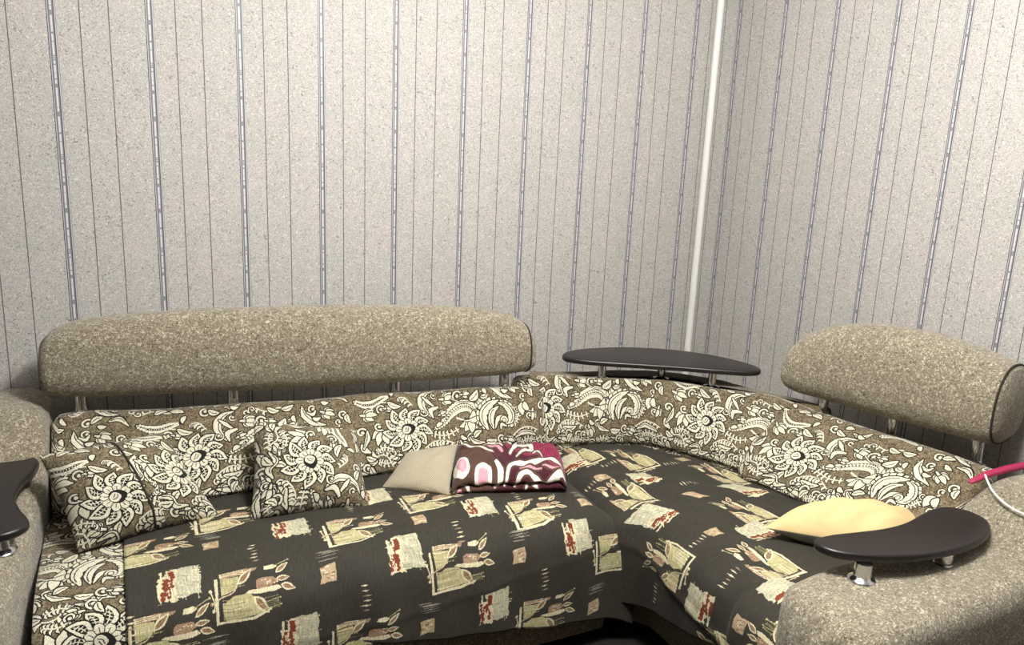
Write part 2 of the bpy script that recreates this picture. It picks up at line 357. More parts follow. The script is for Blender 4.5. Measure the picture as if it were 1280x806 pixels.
def patch(c, r, x, y, m, s=.098, fx=1, ang=0.):
    k = m * s / 280.; ca, sa = np.cos(ang), np.sin(ang)
    c.T = lambda p: np.c_[x + (p[:, 0] - 140) * k * fx * ca - (p[:, 1] - 140) * k * sa, y + (p[:, 0] - 140) * k * fx * sa + (p[:, 1] - 140) * k * ca]
    T = c.T; c.T = lambda p: T(np.asarray(p, float))
    def rag(x0, y0, x1, y1, a=9):
        t = np.linspace(0, 1, 9)
        P = np.r_[np.c_[x0 + (x1 - x0) * t, 0 * t + y0], np.c_[0 * t + x1, y0 + (y1 - y0) * t], np.c_[x1 + (x0 - x1) * t, 0 * t + y1], np.c_[0 * t + x0, y1 + (y0 - y1) * t]]
        return P + r.uniform(-a, a, P.shape)
    c.fill(rag(90, 20, 270, 262), PAL); c.fill(rag(8, 90, 120, 272, 12), CRM); c.fill(rag(60, 30, 130, 120, 10), CRM)
    c.fill(rag(20, 30, 34, 100, 4), CRM)
    for i in range(52): q = r.uniform((95, 25), (262, 255)); l = r.uniform(15, 45); v = i % 2; c.line([q, q + ((l, 3) if v else (3, l))], 4, CRM if i % 3 else (.27, .25, .17))
    c.fill(rag(72, 40, 112, 125, 6), RED)
    for i in range(11): q = r.uniform((18, 110), (92, 225)); c.line([q, q + (r.uniform(-3, 3), r.uniform(20, 50))], 11, RED)
    for i in range(8): q = r.uniform((20, 50), (105, 240)); c.line([q, q + (2, 26)], 5, CRM)
    c.T = lambda p: p
def chip(c, r, x, y, m, s=.038, ang=0.):
    k = m * s / 80.; P = np.array([(0, 6), (40, 2), (80, 0), (84, 40), (76, 84), (40, 78), (-4, 86), (4, 50)], float) + r.uniform(-4, 4, (8, 2))
    ca, sa = np.cos(ang), np.sin(ang)
    c.T = lambda p: np.c_[x + ((p[:, 0] - 40) * ca - (p[:, 1] - 40) * sa) * k, y + ((p[:, 0] - 40) * sa + (p[:, 1] - 40) * ca) * k]
    c.fill(P, (.40, .30, .19))
    for i in range(14): q = r.uniform((6, 8), (64, 74)); c.line(np.array([q, q + (12, r.uniform(-5, 5))]), 4, CRM if i % 2 else (.20, .11, .06))
    c.T = lambda p: p
def dashes(c, r, x, y, m, n=6, h=.062, w=.026, ang=0., col=CRM):
    ca, sa = np.cos(ang), np.sin(ang); c.T = lambda p: np.c_[x + (p[:, 0] * ca - p[:, 1] * sa) * m, y + (p[:, 0] * sa + p[:, 1] * ca) * m]
    for i in range(n):
        yy = (i / (n - 1) - .5) * h; x0 = r.uniform(-.004, .004); ww = w * r.uniform(.7, 1.1)
        c.fill(np.array([(x0 - ww / 2, yy), (x0, yy - .0022), (x0 + ww / 2, yy - .001), (x0 + .002, yy + .0022)]), col if i % 3 < 2 else PNK)
    c.T = lambda p: p
def streaks(c, r, x, y, m, w=.055, h=.032, ang=0.):
    ca, sa = np.cos(ang), np.sin(ang); c.T = lambda p: np.c_[x + (p[:, 0] * ca - p[:, 1] * sa) * m, y + (p[:, 0] * sa + p[:, 1] * ca) * m]
    for i in range(8):
        yy = r.uniform(-h / 2, h / 2); x0 = r.uniform(-.012, .012)
        c.fill(np.array([(x0 - w / 2, yy), (x0, yy - .0012), (x0 + w / 2, yy), (x0, yy + .0012)]), (.20, .19, .15) if i % 2 else (.32, .30, .23))
    c.T = lambda p: p

# ---------------------------------------------------------------- measured shapes (metres, room corner = origin)
def sm(a, b, x): t = np.clip((np.asarray(x, float) - a) / (b - a), 0, 1); return t * t * (3 - 2 * t)
def resample(P, n, start=0.):
    P = np.asarray(P, float); L = np.r_[0, np.cumsum(np.linalg.norm(np.diff(P, axis=0), axis=1))]
    s = np.linspace(0, L[-1], n); return np.stack([np.interp(s, L, P[:, k]) for k in range(P.shape[1])], 1), s

# --- long seat: rows across x, columns along the path back -> front -> hem
SEAT1 = crom([(-.36, .40), (-.44, .440), (-.60, .452), (-.78, .454), (-.88, .448), (-.95, .428), (-.995, .385), (-1.015, .32), (-1.022, .25), (-1.026, .17), (-1.03, .08)], 8)
def seam_x(y): return np.interp(-np.asarray(y), [.3, .47, .7, .90, .96, 1.0, 1.1], [-1.08, -1.10, -1.150, -1.150, -1.115, -1.088, -1.086])
def cloth1(nu=170, nv=150, off=.006, x0=-2.487, hem=True):
    P, s = resample(SEAT1, nv * 2)
    G = np.zeros((nu, nv, 3)); UV = np.zeros((nu, nv, 2))
    for i, a in enumerate(np.linspace(0, 1, nu)):
        xe = x0 + a * (-1.088 - x0)
        zh = min(.21, .085 + (-1.09 - xe) * .155) + .004 * np.sin(xe * 19)
        k = P[:, 1] >= zh; k[:40] = True; Q = P[k]; q, sq = resample(Q, nv)
        x = x0 + a * (seam_x(q[:, 0]) - x0)
        y, z = q[:, 0].copy(), q[:, 1].copy()
        d = seam_x(y) - x; top = sm(-1.03, -.93, y)
        z -= .030 * np.exp(-(d / .030) ** 2) * (.35 + .65 * top) + .012 * np.exp(-(d / .10) ** 2) * top
        z += .008 * np.sin(np.pi * a) * top
        fr = 1 - top
        y -= fr * (.004 * np.sin(x * 23 + 2 * z) + .003 * np.sin(x * 41 + 1 + 9 * z) + .010 * np.exp(-((x + 1.10) / .05) ** 2) * (1 - z / .45))
        y -= fr * .006 * np.sin(x * 7 + 1) * sm(.4, .15, z)
        z += top * (.0022 * np.sin(31 * x + 17 * y) * np.sin(13 * y + 5) + .0025 * np.sin(11 * x - 23 * y))
        # a soft crease running along the fold
        y -= fr * .002 * np.exp(-((z - .30 - .03 * np.sin(4 * x)) / .012) ** 2)
        G[i] = np.stack([x, y - fr * off, z + off * top], 1); UV[i] = np.stack([x - x0, sq], 1)
    return G, UV
# --- corner and short seat: rows along -y, columns from the backrest to the front fold and down
def back_x(y): return np.interp(-np.asarray(y), [.44, .47, .50, .588, .796, .97, 1.21, 1.65], [-1.10, -1.00, -.90, -.77, -.64, -.565, -.55, -.50])
def front_x(y): return -1.165 + .068 * sm(.97, 1.08, -np.asarray(y))
def hem_z(y): return np.interp(-y, [.9, 1.036, 1.2, 1.374, 1.6], [.13, .150, .188, .228, .275])
def cloth2(nu=190, nv=150, off=.006, y1=-1.66):
    G = np.zeros((nu, nv, 3)); UV = np.zeros((nu, nv, 2))
    for i, yy in enumerate(np.linspace(-.45, y1, nu)):
        xb = back_x(yy) + .05; xf = float(front_x(yy)); zh = hem_z(yy) + .003 * np.sin(yy * 25)
        xm = max(xf + .14, -1.02)
        prof = crom([(xb, .415), (xb - .05, .444), ((xb + xm) / 2 - .03, .456), (xm, .450), (xf + .07, .434), (xf + .02, .392), (xf, .33), (xf - .004, .25), (xf - .004, zh)], 8)
        q, sq = resample(prof, nv); x, z = q[:, 0].copy(), q[:, 1].copy(); y = np.full(nv, yy)
        fr = sm(xf + .07, xf + .01, x); top = 1 - fr
        z -= .012 * np.exp(-((y + .45) / .05) ** 2) * top
        z += top * (.0035 * np.sin(26 * (x * .55 + y)) * np.exp(-((x + 1.0) / .28) ** 2) + .0025 * np.sin(40 * (x - .3 * y)) + .002 * np.sin(17 * x + 29 * y))
        z += top * .006 * np.exp(-((x * .8 + y + 1.62) / .02) ** 2) * np.exp(-((x + 1.0) / .2) ** 2)
        x -= fr * (.005 * np.sin(y * 21 + 3) + .003 * np.sin(y * 47 + 8 * z) + .012 * sm(-1.455, -1.475, y) - .008 * sm(.35, .15, z))
        x -= fr * .005 * np.exp(-((z - .30 - .05 * np.sin(5 * y)) / .015) ** 2)
        G[i] = np.stack([x - fr * off, y, z + off * top], 1)
        ref = np.interp(-xm, -q[:, 0][:nv // 2 + 20], sq[:nv // 2 + 20])
        UV[i] = np.stack([y * 0 + (-.45 - yy), sq - ref + .62], 1)
    return G, UV

# ---------------------------------------------------------------- materials
class NT:
    def __init__(s, name):
        s.m = bpy.data.materials.new(name); s.m.use_nodes = True; s.t = s.m.node_tree; s.b = s.t.nodes['Principled BSDF']
    def n(s, kind, **kw):
        o = s.t.nodes.new('ShaderNode' + kind)
        for k, v in kw.items():
            if hasattr(o, k): setattr(o, k, v)
            else:
                i = o.inputs[int(k[1:])] if k[0] == 'i' and k[1:].isdigit() else o.inputs[k]
                if isinstance(v, bpy.types.NodeSocket): s.t.links.new(v, i)
                else: i.default_value = v
        return o
    def l(s, a, b): s.t.links.new(a, b)
    def math(s, op, a, b=None, c=None):
        o = s.t.nodes.new('ShaderNodeMath'); o.operation = op
        for i, v in enumerate((a, b, c)):
            if v is None: continue
            if isinstance(v, bpy.types.NodeSocket): s.l(v, o.inputs[i])
            else: o.inputs[i].default_value = v
        return o.outputs[0]
    def ramp(s, fac, stops, const=False):
        o = s.t.nodes.new('ShaderNodeValToRGB'); r = o.color_ramp; r.interpolation = 'CONSTANT' if const else 'LINEAR'
        while len(r.elements) < len(stops): r.elements.new(.5)
        for e, (p, c) in zip(r.elements, stops): e.position = p
        for e, (p, c) in zip(r.elements, stops): e.position = p; e.color = (*((c,) * 3 if not hasattr(c, '__len__') else c), 1)
        s.l(fac, o.inputs[0]); return o.outputs[0]
    def mix(s, f, a, b, mode='MIX'):
        o = s.t.nodes.new('ShaderNodeMix'); o.data_type = 'RGBA'; o.blend_type = mode
        for i, v in ((0, f), (6, a), (7, b)):
            if isinstance(v, bpy.types.NodeSocket): s.l(v, o.inputs[i])
            else: o.inputs[i].default_value = v if i == 0 else (*v, 1) if len(v) == 3 else v
        return o.outputs[2]
    def noise(s, scale, detail=2, vec=None, dist=0, rough=.5):
        o = s.t.nodes.new('ShaderNodeTexNoise'); o.inputs['Scale'].default_value = scale; o.inputs['Detail'].default_value = detail; o.inputs['Distortion'].default_value = dist; o.inputs['Roughness'].default_value = rough
        if vec is not None: s.l(vec, o.inputs['Vector'])
        return o.outputs['Fac']
    def bump(s, h, strength=.3, dist=.002):
        o = s.t.nodes.new('ShaderNodeBump'); o.inputs['Strength'].default_value = strength; o.inputs['Distance'].default_value = dist; s.l(h, o.inputs['Height']); s.l(o.outputs[0], s.b.inputs['Normal'])
    def coord(s, k='Object'): return s.t.nodes.new('ShaderNodeTexCoord').outputs[k]
    def mapv(s, v, scale=(1, 1, 1), rot=(0, 0, 0), loc=(0, 0, 0)):
        o = s.t.nodes.new('ShaderNodeMapping'); s.l(v, o.inputs[0]); o.inputs[1].default_value = loc; o.inputs[2].default_value = rot; o.inputs[3].default_value = scale; return o.outputs[0]
    def done(s, color=None, rough=.9, sheen=0, spec=None, metal=None):
        if color is not None:
            if isinstance(color, bpy.types.NodeSocket): s.l(color, s.b.inputs['Base Color'])
            else: s.b.inputs['Base Color'].default_value = (*color, 1)
        if isinstance(rough, bpy.types.NodeSocket): s.l(rough, s.b.inputs['Roughness'])
        else: s.b.inputs['Roughness'].default_value = rough
        if sheen: s.b.inputs['Sheen Weight'].default_value = sheen; s.b.inputs['Sheen Roughness'].default_value = .5
        if spec is not None: s.b.inputs['Specular IOR Level'].default_value = spec
        if metal is not None:
            if isinstance(metal, bpy.types.NodeSocket): s.l(metal, s.b.inputs['Metallic'])
            else: s.b.inputs['Metallic'].default_value = metal
        return s.m

def wallpaper(name, u_axis, sign, u0):
    t = NT(name); P = .265
    co = t.n('NewGeometry').outputs['Position']; sx = t.n('SeparateXYZ', i0=co)
    u = t.math('MULTIPLY', sx.outputs[u_axis], sign); z = sx.outputs[2]
    p = t.math('FRACT', t.math('ADD', t.math('DIVIDE', t.math('SUBTRACT', u, u0), P), 20.5))
    # background: fibrous paper
    vec = t.n('CombineXYZ', i0=u, i1=z, i2=0.).outputs[0]
    a = t.noise(9, 3, vec, 0, .6); b = t.noise(150, 3, vec, 1.6, .65); c = t.noise(95, 2, t.mapv(vec, (1, 1, 1), (0, 0, .8), (3, 7, 0)), 2.6, .6); d = t.noise(260, 2, vec, .8)
    bg = t.ramp(a, [(.35, (.430, .425, .395)), (.5, (.450, .432, .410)), (.65, (.470, .432, .418))])
    bg = t.mix(t.ramp(d, [(.35, 0.), (.65, 1.)]), t.mix(1., bg, (.84, .84, .83), 'MULTIPLY'), t.mix(1., bg, (1.10, 1.10, 1.10), 'MULTIPLY'))
    bg = t.mix(t.ramp(b, [(.555, 0.), (.64, .9)]), bg, (.72, .69, .62))
    bg = t.mix(t.ramp(c, [(.575, 0.), (.65, .85)]), bg, (.17, .15, .135))
    W, D_, G_, H = (.50, .50, .525), (.050, .047, .056), (.225, .222, .238), (.125, .12, .135)
    def between(a, b): return t.math('MULTIPLY', t.math('GREATER_THAN', p, a), t.math('LESS_THAN', p, b))
    T_ = (.10, .095, .105)
    col = bg
    for a_, b_, c_ in ((.455, .547, G_), (.455, .464, D_), (.464, .472, W), (.472, .481, H), (.518, .524, H), (.524, .532, D_), (.532, .541, W), (.775, .7855, T_), (.070, .0805, T_)): col = t.mix(between(a_, b_), col, c_)
    # dashes in the middle of the broad stripe
    q = t.math('FRACT', t.math('ADD', t.math('DIVIDE', t.math('SUBTRACT', z, 1.112), .290), 10))
    d1 = t.ramp(q, [(0, 1.), (.030, 0.), (.045, 1.), (.052, 0.), (.065, 1.), (.072, 0.), (.085, 1.), (.21, .4), (.225, 1.), (.29, 0.), (.31, 1.), (.36, .6), (.37, 1.), (.47, 0.), (.52, 1.), (.56, .3), (.57, 1.), (.68, .5), (.69, 1.), (.76, 0.), (.80, 1.), (.84, 0.), (.855, 1.), (.90, .4), (.91, 1.), (.985, 0.)], True)
    core = t.math('MULTIPLY', t.math('GREATER_THAN', p, .4905), t.math('LESS_THAN', p, .5095))
    dash = t.math('MULTIPLY', d1, core)
    col = t.mix(dash, col, (.60, .595, .60))
    t.bump(t.math('ADD', t.math('MULTIPLY', b, .6), t.math('MULTIPLY', c, .5)), .45, .0018)
    wide = t.math('MULTIPLY', t.math('GREATER_THAN', p, .455), t.math('LESS_THAN', p, .547))
    rough = t.math('SUBTRACT', .80, t.math('MULTIPLY', wide, .30)); metal = t.math('MULTIPLY', wide, .0)
    return t.done(col, rough, spec=.45)

def chenille(name, dark, mid, light, sc=1.):
    t = NT(name); co = t.coord(); a = t.noise(150 * sc, 3, co, 1.2, .6); b = t.noise(36, 2, co, 0); c = t.noise(330 * sc, 2, co, .3)
    v = t.math('ADD', t.math('MULTIPLY', a, .72), t.math('ADD', t.math('MULTIPLY', b, .10), t.math('MULTIPLY', c, .18)))
    col = t.ramp(v, [(.37, dark), (.46, mid), (.53, mid), (.61, light)])
    t.bump(v, 1., .006); return t.done(col, .93, .25, .25)
def image(name, a):
    h, w = a.shape[:2]; im = bpy.data.images.new(name, w, h, alpha=False, float_buffer=False); im.colorspace_settings.name = 'Non-Color'
    b = np.ones((h, w, 4), np.float32); b[..., :3] = np.clip(a, 0, 1)[::-1]; im.pixels.foreach_set(b.ravel()); im.update(); im.pack(); return im
def floral_cloth(name, im, ground=((.045, .033, .019), (.145, .112, .066), (.30, .25, .16))):
    """drawn mask (red: pale motif, green: dark outline) over a mottled brown chenille ground"""
    t = NT(name); uv = t.coord('UV'); co = t.coord()
    wob = t.n('TexNoise', i0=uv); wob.inputs['Scale'].default_value = 160; wob.inputs['Detail'].default_value = 1
    off = t.n('VectorMath', operation='SCALE', i0=t.n('VectorMath', operation='SUBTRACT', i0=wob.outputs['Color'], i1=(.5, .5, .5)).outputs[0]); off.inputs[3].default_value = .0028
    uv2 = t.n('VectorMath', operation='ADD', i0=uv, i1=off.outputs[0]).outputs[0]
    tx = t.n('TexImage'); tx.image = im; tx.extension = 'REPEAT'; t.l(t.mapv(uv2, (1 / TILE[0], 1 / TILE[1], 1)), tx.inputs[0]); s = t.n('SeparateColor', i0=tx.outputs[0])
    g = t.noise(240, 3, t.mapv(co, (1, 1, 1)), .8, .6); g2 = t.noise(60, 3, co)
    gr = t.ramp(t.math('ADD', t.math('MULTIPLY', g, .75), t.math('MULTIPLY', g2, .25)), [(.38, ground[0]), (.50, ground[1]), (.64, ground[2])])
    cr = t.ramp(t.noise(330, 2, co), [(.35, (.50, .465, .35)), (.6, (.72, .69, .56))])
    col = t.mix(s.outputs[0], gr, cr); col = t.mix(s.outputs[1], col, (.012, .010, .008))
    t.bump(t.math('ADD', t.math('MULTIPLY', s.outputs[0], .8), t.math('MULTIPLY', g, .5)), .6, .002)
    return t.done(col, .92, .15, .25)
def print_cloth(name, im, w, h, tint=1., sheen=.05, weave=True, rough=.75):
    t = NT(name); uv = t.coord('UV'); tx = t.n('TexImage'); tx.image = im; tx.extension = 'EXTEND'
    wob = t.n('TexNoise', i0=uv); wob.inputs['Scale'].default_value = 260; wob.inputs['Detail'].default_value = 1
    off = t.n('VectorMath', operation='SCALE', i0=t.n('VectorMath', operation='SUBTRACT', i0=wob.outputs['Color'], i1=(.5, .5, .5)).outputs[0]); off.inputs[3].default_value = .003
    uv2 = t.n('VectorMath', operation='ADD', i0=uv, i1=off.outputs[0]).outputs[0]
    t.l(t.mapv(uv2, (1 / w, 1 / h, 1)), tx.inputs[0])
    n1 = t.noise(1., 3, t.mapv(uv, (520, 42, 1))); n2 = t.noise(1., 2, t.mapv(uv, (900, 700, 1)))
    v = t.math('ADD', t.math('MULTIPLY', n1, .6), t.math('MULTIPLY', n2, .4)); f = t.ramp(v, [(.35, .60), (.65, 1.40)])
    col = t.mix(1., tx.outputs[0], f, 'MULTIPLY'); t.bump(v, .35, .0012)
    return t.done(col, rough, sheen, .2)
def plain(name, col, rough=.8, nscale=None, sheen=0, spec=None, metal=None, var=.12, bump=.2):
    t = NT(name)
    if nscale:
        n = t.noise(nscale, 3, t.coord()); c = t.ramp(n, [(.3, tuple(x * (1 - var) for x in col)), (.7, tuple(x * (1 + var) for x in col))]); t.bump(n, bump, .001)
    else: c = col
    return t.done(c, rough, sheen, spec, metal)

# ---------------------------------------------------------------- prints
FLORAL = image('floral_mask', floral_tile())
def lin(a): return a
MM = 1100
def cover_print(name, M, w, h, ang, seed):
    c = Canvas(int(w * MM), int(h * MM), tuple(BASE)); r = np.random.default_rng(seed)
    for k, u, v in M:
        x, y = u * MM, v * MM
        if k == 't': tulip(c, r, x, y, MM, 1, 1, ang)
        elif k == 'p': patch(c, r, x, y, MM, .100, 1, ang)
        elif k == 'c': chip(c, r, x, y, MM, .040, ang)
        elif k == 'd': dashes(c, r, x, y, MM, ang=ang)
        else: streaks(c, r, x, y, MM, ang=ang)
    return image(name, c.a)
M1 = [('t', 0.063, 0.432), ('t', 0.283, 0.642), ('t', 0.577, 0.508), ('t', 0.828, 0.682), ('t', 0.552, 0.823), ('t', 1.111, 0.565), ('t', 1.095, 0.887), ('t', 1.353, 0.739), ('t', 0.261, 0.323), ('t', 0.827, 0.423), ('t', 0.089, 0.704), ('p', 0.118, 0.579), ('p', 0.407, 0.443), ('p', 0.384, 0.761), ('p', 0.676, 0.62), ('p', 0.944, 0.503), ('p', 0.922, 0.809), ('p', 1.204, 0.665), ('p', 0.672, 0.339), ('c', 0.201, 0.456), ('c', 0.467, 0.635), ('c', 0.751, 0.52), ('c', 1.006, 0.688), ('c', 0.721, 0.825), ('c', 1.259, 0.898), ('c', 1.279, 0.559), ('s', 0.206, 0.403), ('s', 0.477, 0.591), ('s', 0.756, 0.47), ('s', 1.017, 0.634), ('s', 0.725, 0.774), ('s', 1.268, 0.845), ('s', 0.187, 0.737), ('s', 1.283, 0.509), ('d', 0.295, 0.532), ('d', 0.557, 0.71), ('d', 0.845, 0.59), ('d', 1.086, 0.771), ('d', 0.005, 0.673), ('d', 0.586, 0.376), ('d', 1.082, 0.477)]
M2 = [('t', 0.255, 0.488), ('t', 0.461, 0.654), ('t', 0.465, 0.266), ('t', 0.72, 0.456), ('t', 0.963, 0.615), ('t', 0.732, 0.789), ('t', 0.996, 0.921), ('t', 1.174, 0.781), ('t', 0.134, 0.637), ('p', 0.405, 0.553), ('p', 0.607, 0.702), ('p', 0.603, 0.337), ('p', 0.834, 0.52), ('p', 0.894, 0.836), ('p', 1.081, 0.671), ('p', 0.174, 0.687), ('c', 0.781, 0.633), ('c', 1.056, 0.794), ('c', 0.312, 0.31), ('c', 0.571, 0.492), ('c', 0.336, 0.667), ('d', 0.506, 0.438), ('d', 0.7, 0.913), ('d', 0.947, 0.723), ('d', 0.781, 0.685), ('d', 0.259, 0.579), ('d', 0.344, 0.705), ('d', 0.34, 0.379)]
W1, H1, W2, H2 = 1.40, 1.00, 1.24, 1.16
COVER1 = cover_print('cover_print', M1, W1, H1, 0., 4); COVER2 = cover_print('cover_print', M2, W2, H2, math.pi, 9)

def blanket_print():
    w, h = 900, 640; c = Canvas(w, h, (.060, .014, .018)); r = np.random.default_rng(3)
    for i in range(-20, 90): c.line([(i * 20, 0), (i * 20 - 140, h)], 7, (.05, .006, .016))
    for i in range(0, h, 15): c.line([(0, i), (w, i)], 3, (.07, .008, .022))
    c.fill(np.array([(400, 0), (900, 0), (900, 430), (760, 400), (690, 330), (560, 330), (430, 230)]), (.27, .022, .065))
    for i in range(20, 60): c.line([(i * 20, 0), (i * 20 - 140, 330)], 6, (.11, .010, .032))
    CRW, BR, PK = (.72, .68, .60), (.085, .042, .033), (.62, .30, .36)
    def sw(p, ws, col):
        P = np.asarray(p, float); ribbon(c, P, [q + 26 for q in ws], BR); ribbon(c, P, ws, col)
    # left: big petals
    c.fill(crom([(0, 300), (120, 250), (260, 270), (330, 380), (300, 640), (0, 640)], 6, True), BR)
    for P in ([(10, 350), (70, 320), (120, 360), (130, 450), (80, 480), (20, 440)], [(190, 400), (250, 380), (300, 430), (290, 520), (200, 540), (170, 480)]):
        c.fill(crom(P, 6, True), CRW); q = np.mean(P, 0); c.fill(crom((np.asarray(P) - q) * .62 + q, 6, True), PK)
    sw([(330, 380), (370, 440), (360, 520), (320, 560)], [20, 46, 40, 14], CRW); sw([(10, 560), (80, 520), (150, 600)], [8, 30, 14], CRW)
    sw([(20, 610), (60, 570), (110, 640)], [6, 22, 8], PK)
    sw([(60, 200), (160, 230), (250, 220), (330, 270)], [10, 30, 34, 10], CRW); sw([(100, 150), (200, 130), (330, 190), (400, 250)], [10, 40, 44, 14], PK); sw([(240, 170), (310, 150), (400, 210)], [8, 26, 10], CRW)
    sw([(20, 90), (120, 70), (240, 110), (320, 90)], [10, 34, 34, 8], PK); sw([(60, 30), (150, 20), (260, 50)], [10, 30, 8], CRW)
    # right: long leaves
    sw([(400, 560), (440, 430), (520, 380), (640, 390), (760, 350), (880, 380)], [14, 30, 34, 30, 40, 20], CRW)
    sw([(480, 560), (520, 480), (600, 450), (700, 520), (780, 500), (890, 440)], [16, 34, 26, 40, 50, 30], CRW)
    sw([(560, 600), (600, 530), (680, 590)], [10, 30, 14], CRW); sw([(520, 420), (600, 415), (700, 440)], [6, 18, 6], PK); sw([(700, 420), (780, 430), (860, 420)], [6, 20, 6], PK)
    sw([(450, 300), (520, 200), (610, 170), (640, 240), (560, 290), (500, 330)], [16, 34, 40, 34, 30, 10], CRW); sw([(550, 230), (590, 220), (600, 250)], [8, 18, 8], PK)
    sw([(640, 300), (680, 250), (720, 330)], [8, 20, 6], CRW); sw([(740, 60), (820, 40), (870, 120)], [10, 30, 8], CRW)
    c.fill(np.array([(420, 600), (900, 560), (900, 640), (400, 640)]), (.035, .008, .012))
    return image('blanket_print', c.a)
BLP = blanket_print()

# ---------------------------------------------------------------- materials in use
M_UPH = chenille('beige_chenille', (.075, .058, .036), (.235, .20, .142), (.58, .53, .40))
M_UPHD = chenille('brown_chenille', (.06, .042, .022), (.17, .125, .068), (.38, .31, .19))
M_FLO = floral_cloth('floral_chenille', FLORAL)
M_C1 = print_cloth('printed_cover', COVER1, W1, H1); M_C2 = print_cloth('printed_cover_short', COVER2, W2, H2)
M_BOARD = plain('dark_wood', (.013, .0095, .0095), .36, None, 0, .5)
M_CHROME = plain('chrome', (.62, .62, .64), .16, None, 0, None, 1.)
M_PIPE = plain('white_paint', (.74, .74, .70), .35, None, 0, .5)
M_PIPING = plain('dark_piping', (.025, .018, .012), .9)

# ---------------------------------------------------------------- the room
def quad(name, pts, mat, label=None, thick=.1, nrm=(0, 0, 1)):
    P = np.array(pts, float); N = np.array(nrm, float) * thick
    V = np.r_[P, P - N]; F = [(0, 1, 2, 3), (7, 6, 5, 4), (0, 4, 5, 1), (1, 5, 6, 2), (2, 6, 7, 3), (3, 7, 4, 0)]
    o = mesh_obj(name, V, F, mat, smooth=False); return tag(o, label, None, None, 'structure')
X0, Y0, ZC = -5.2, -5.6, 2.62
M_PLAS = plain('ceiling_paint', (.62, .62, .60), .9, 30, var=.03)
M_BACK = plain('plain_wallpaper', (.28, .26, .23), .9, 120, var=.08)
M_FLOOR = plain('brown_linoleum', (.012, .009, .007), .6, 14, var=.35)
quad('wall_left', [(X0, 0, 0), (0, 0, 0), (0, 0, ZC), (X0, 0, ZC)], wallpaper('striped_wallpaper', 0, 1, -2.5951), 'long wall behind the sofa with beige striped wallpaper', .1, (0, -1, 0))
quad('wall_right', [(0, 0, 0), (0, Y0, 0), (0, Y0, ZC), (0, 0, ZC)], wallpaper('striped_wallpaper_right', 1, -1, .026), 'right wall with the same striped wallpaper', .1, (-1, 0, 0))
quad('wall_back', [(0, Y0, 0), (X0, Y0, 0), (X0, Y0, ZC), (0, Y0, ZC)], M_BACK, None, .1, (0, 1, 0))
quad('wall_side', [(X0, Y0, 0), (X0, 0, 0), (X0, 0, ZC), (X0, Y0, ZC)], M_BACK, None, .1, (1, 0, 0))
quad('floor', [(X0, Y0, 0), (0, Y0, 0), (0, 0, 0), (X0, 0, 0)], M_FLOOR, 'dark brown floor', .1, (0, 0, 1))
quad('ceiling', [(X0, Y0, ZC), (X0, 0, ZC), (0, 0, ZC), (0, Y0, ZC)], M_PLAS, 'plain white ceiling', .1, (0, 0, -1))
# white heating riser in the corner, leaning slightly like in the picture
tag(tube('pipe', [(-.128, -.040, .0), (-.126, -.040, 1.3), (-.124, -.040, ZC)], .0155, M_PIPE, None, 20), 'white vertical heating pipe beside the wall corner', 'pipe')

# ---------------------------------------------------------------- the corner sofa
sofa = empty('corner_sofa', (-1.3, -.7, 0), 'corner sofa in beige chenille with floral back cushions and dark armrest boards', 'sofa')

def extrude_poly(name, P, z0, z1, mat, parent, r=.02):
    P = np.asarray(P, float); c = P.mean(0); d = np.roll(P, -1, 0) - np.roll(P, 1, 0)
    D_ = [resample(np.r_[P, P[:1]], 90)[0][:-1]][0]; t = np.roll(D_, -2, 0) - np.roll(D_, 2, 0); t /= np.linalg.norm(t, axis=1)[:, None] + 1e-9
    n = np.c_[t[:, 1], -t[:, 0]]
    if ((D_ - D_.mean(0)) * n).sum() < 0: n = -n
    S = np.array([np.c_[D_ - n * i, np.full(len(D_), z)] for i, z in [(r, z0), (r * .3, z0 + r * .3), (0, z0 + r), (0, (z0 + z1) / 2), (0, z1 - r), (r * .3, z1 - r * .3), (r, z1)]])
    return loft(name, S, mat, parent)
# plinths under the two seats
rbox('base', -2.66, -1.135, -.965, -.12, .018, .40, M_UPHD, sofa, .015)
extrude_poly('base', [(-1.12, -.12), (-.12, -.12), (-.12, -1.66), (-.99, -1.66), (-1.0, -1.02), (-1.06, -.93), (-1.12, -.90)], .018, .40, M_UPHD, sofa, .012)
for p in ((-2.6, -.9), (-2.6, -.2), (-1.25, -.9), (-1.25, -.2), (-1.06, -1.55), (-.2, -1.55), (-.2, -.2)):
    lathe('foot', [(.02, 0), (.024, .004), (.024, .014), (.02, .02)], (p[0], p[1], 0), M_BOARD, sofa, 12)
# seats (floral chenille, seen at the left end of the long one)
G, UV = cloth1(90, 60, -.006, -2.675); G = np.where((G[..., 2:] < .30), np.c_[G[..., 0].ravel(), G[..., 1].ravel(), G[..., 2].ravel()].reshape(G.shape), G)
UVf = UV.copy(); UVf[..., 0] = UV[..., 0] + .36; UVf[..., 1] = TILE[1] - UV[..., 1] + .30
sheet('seat_cushion', G, UVf, M_FLO, sofa, .02, True)
G, UV = cloth2(80, 60, -.008); UVf = UV.copy(); sheet('seat_cushion', G, UVf, M_FLO, sofa, .02, True)

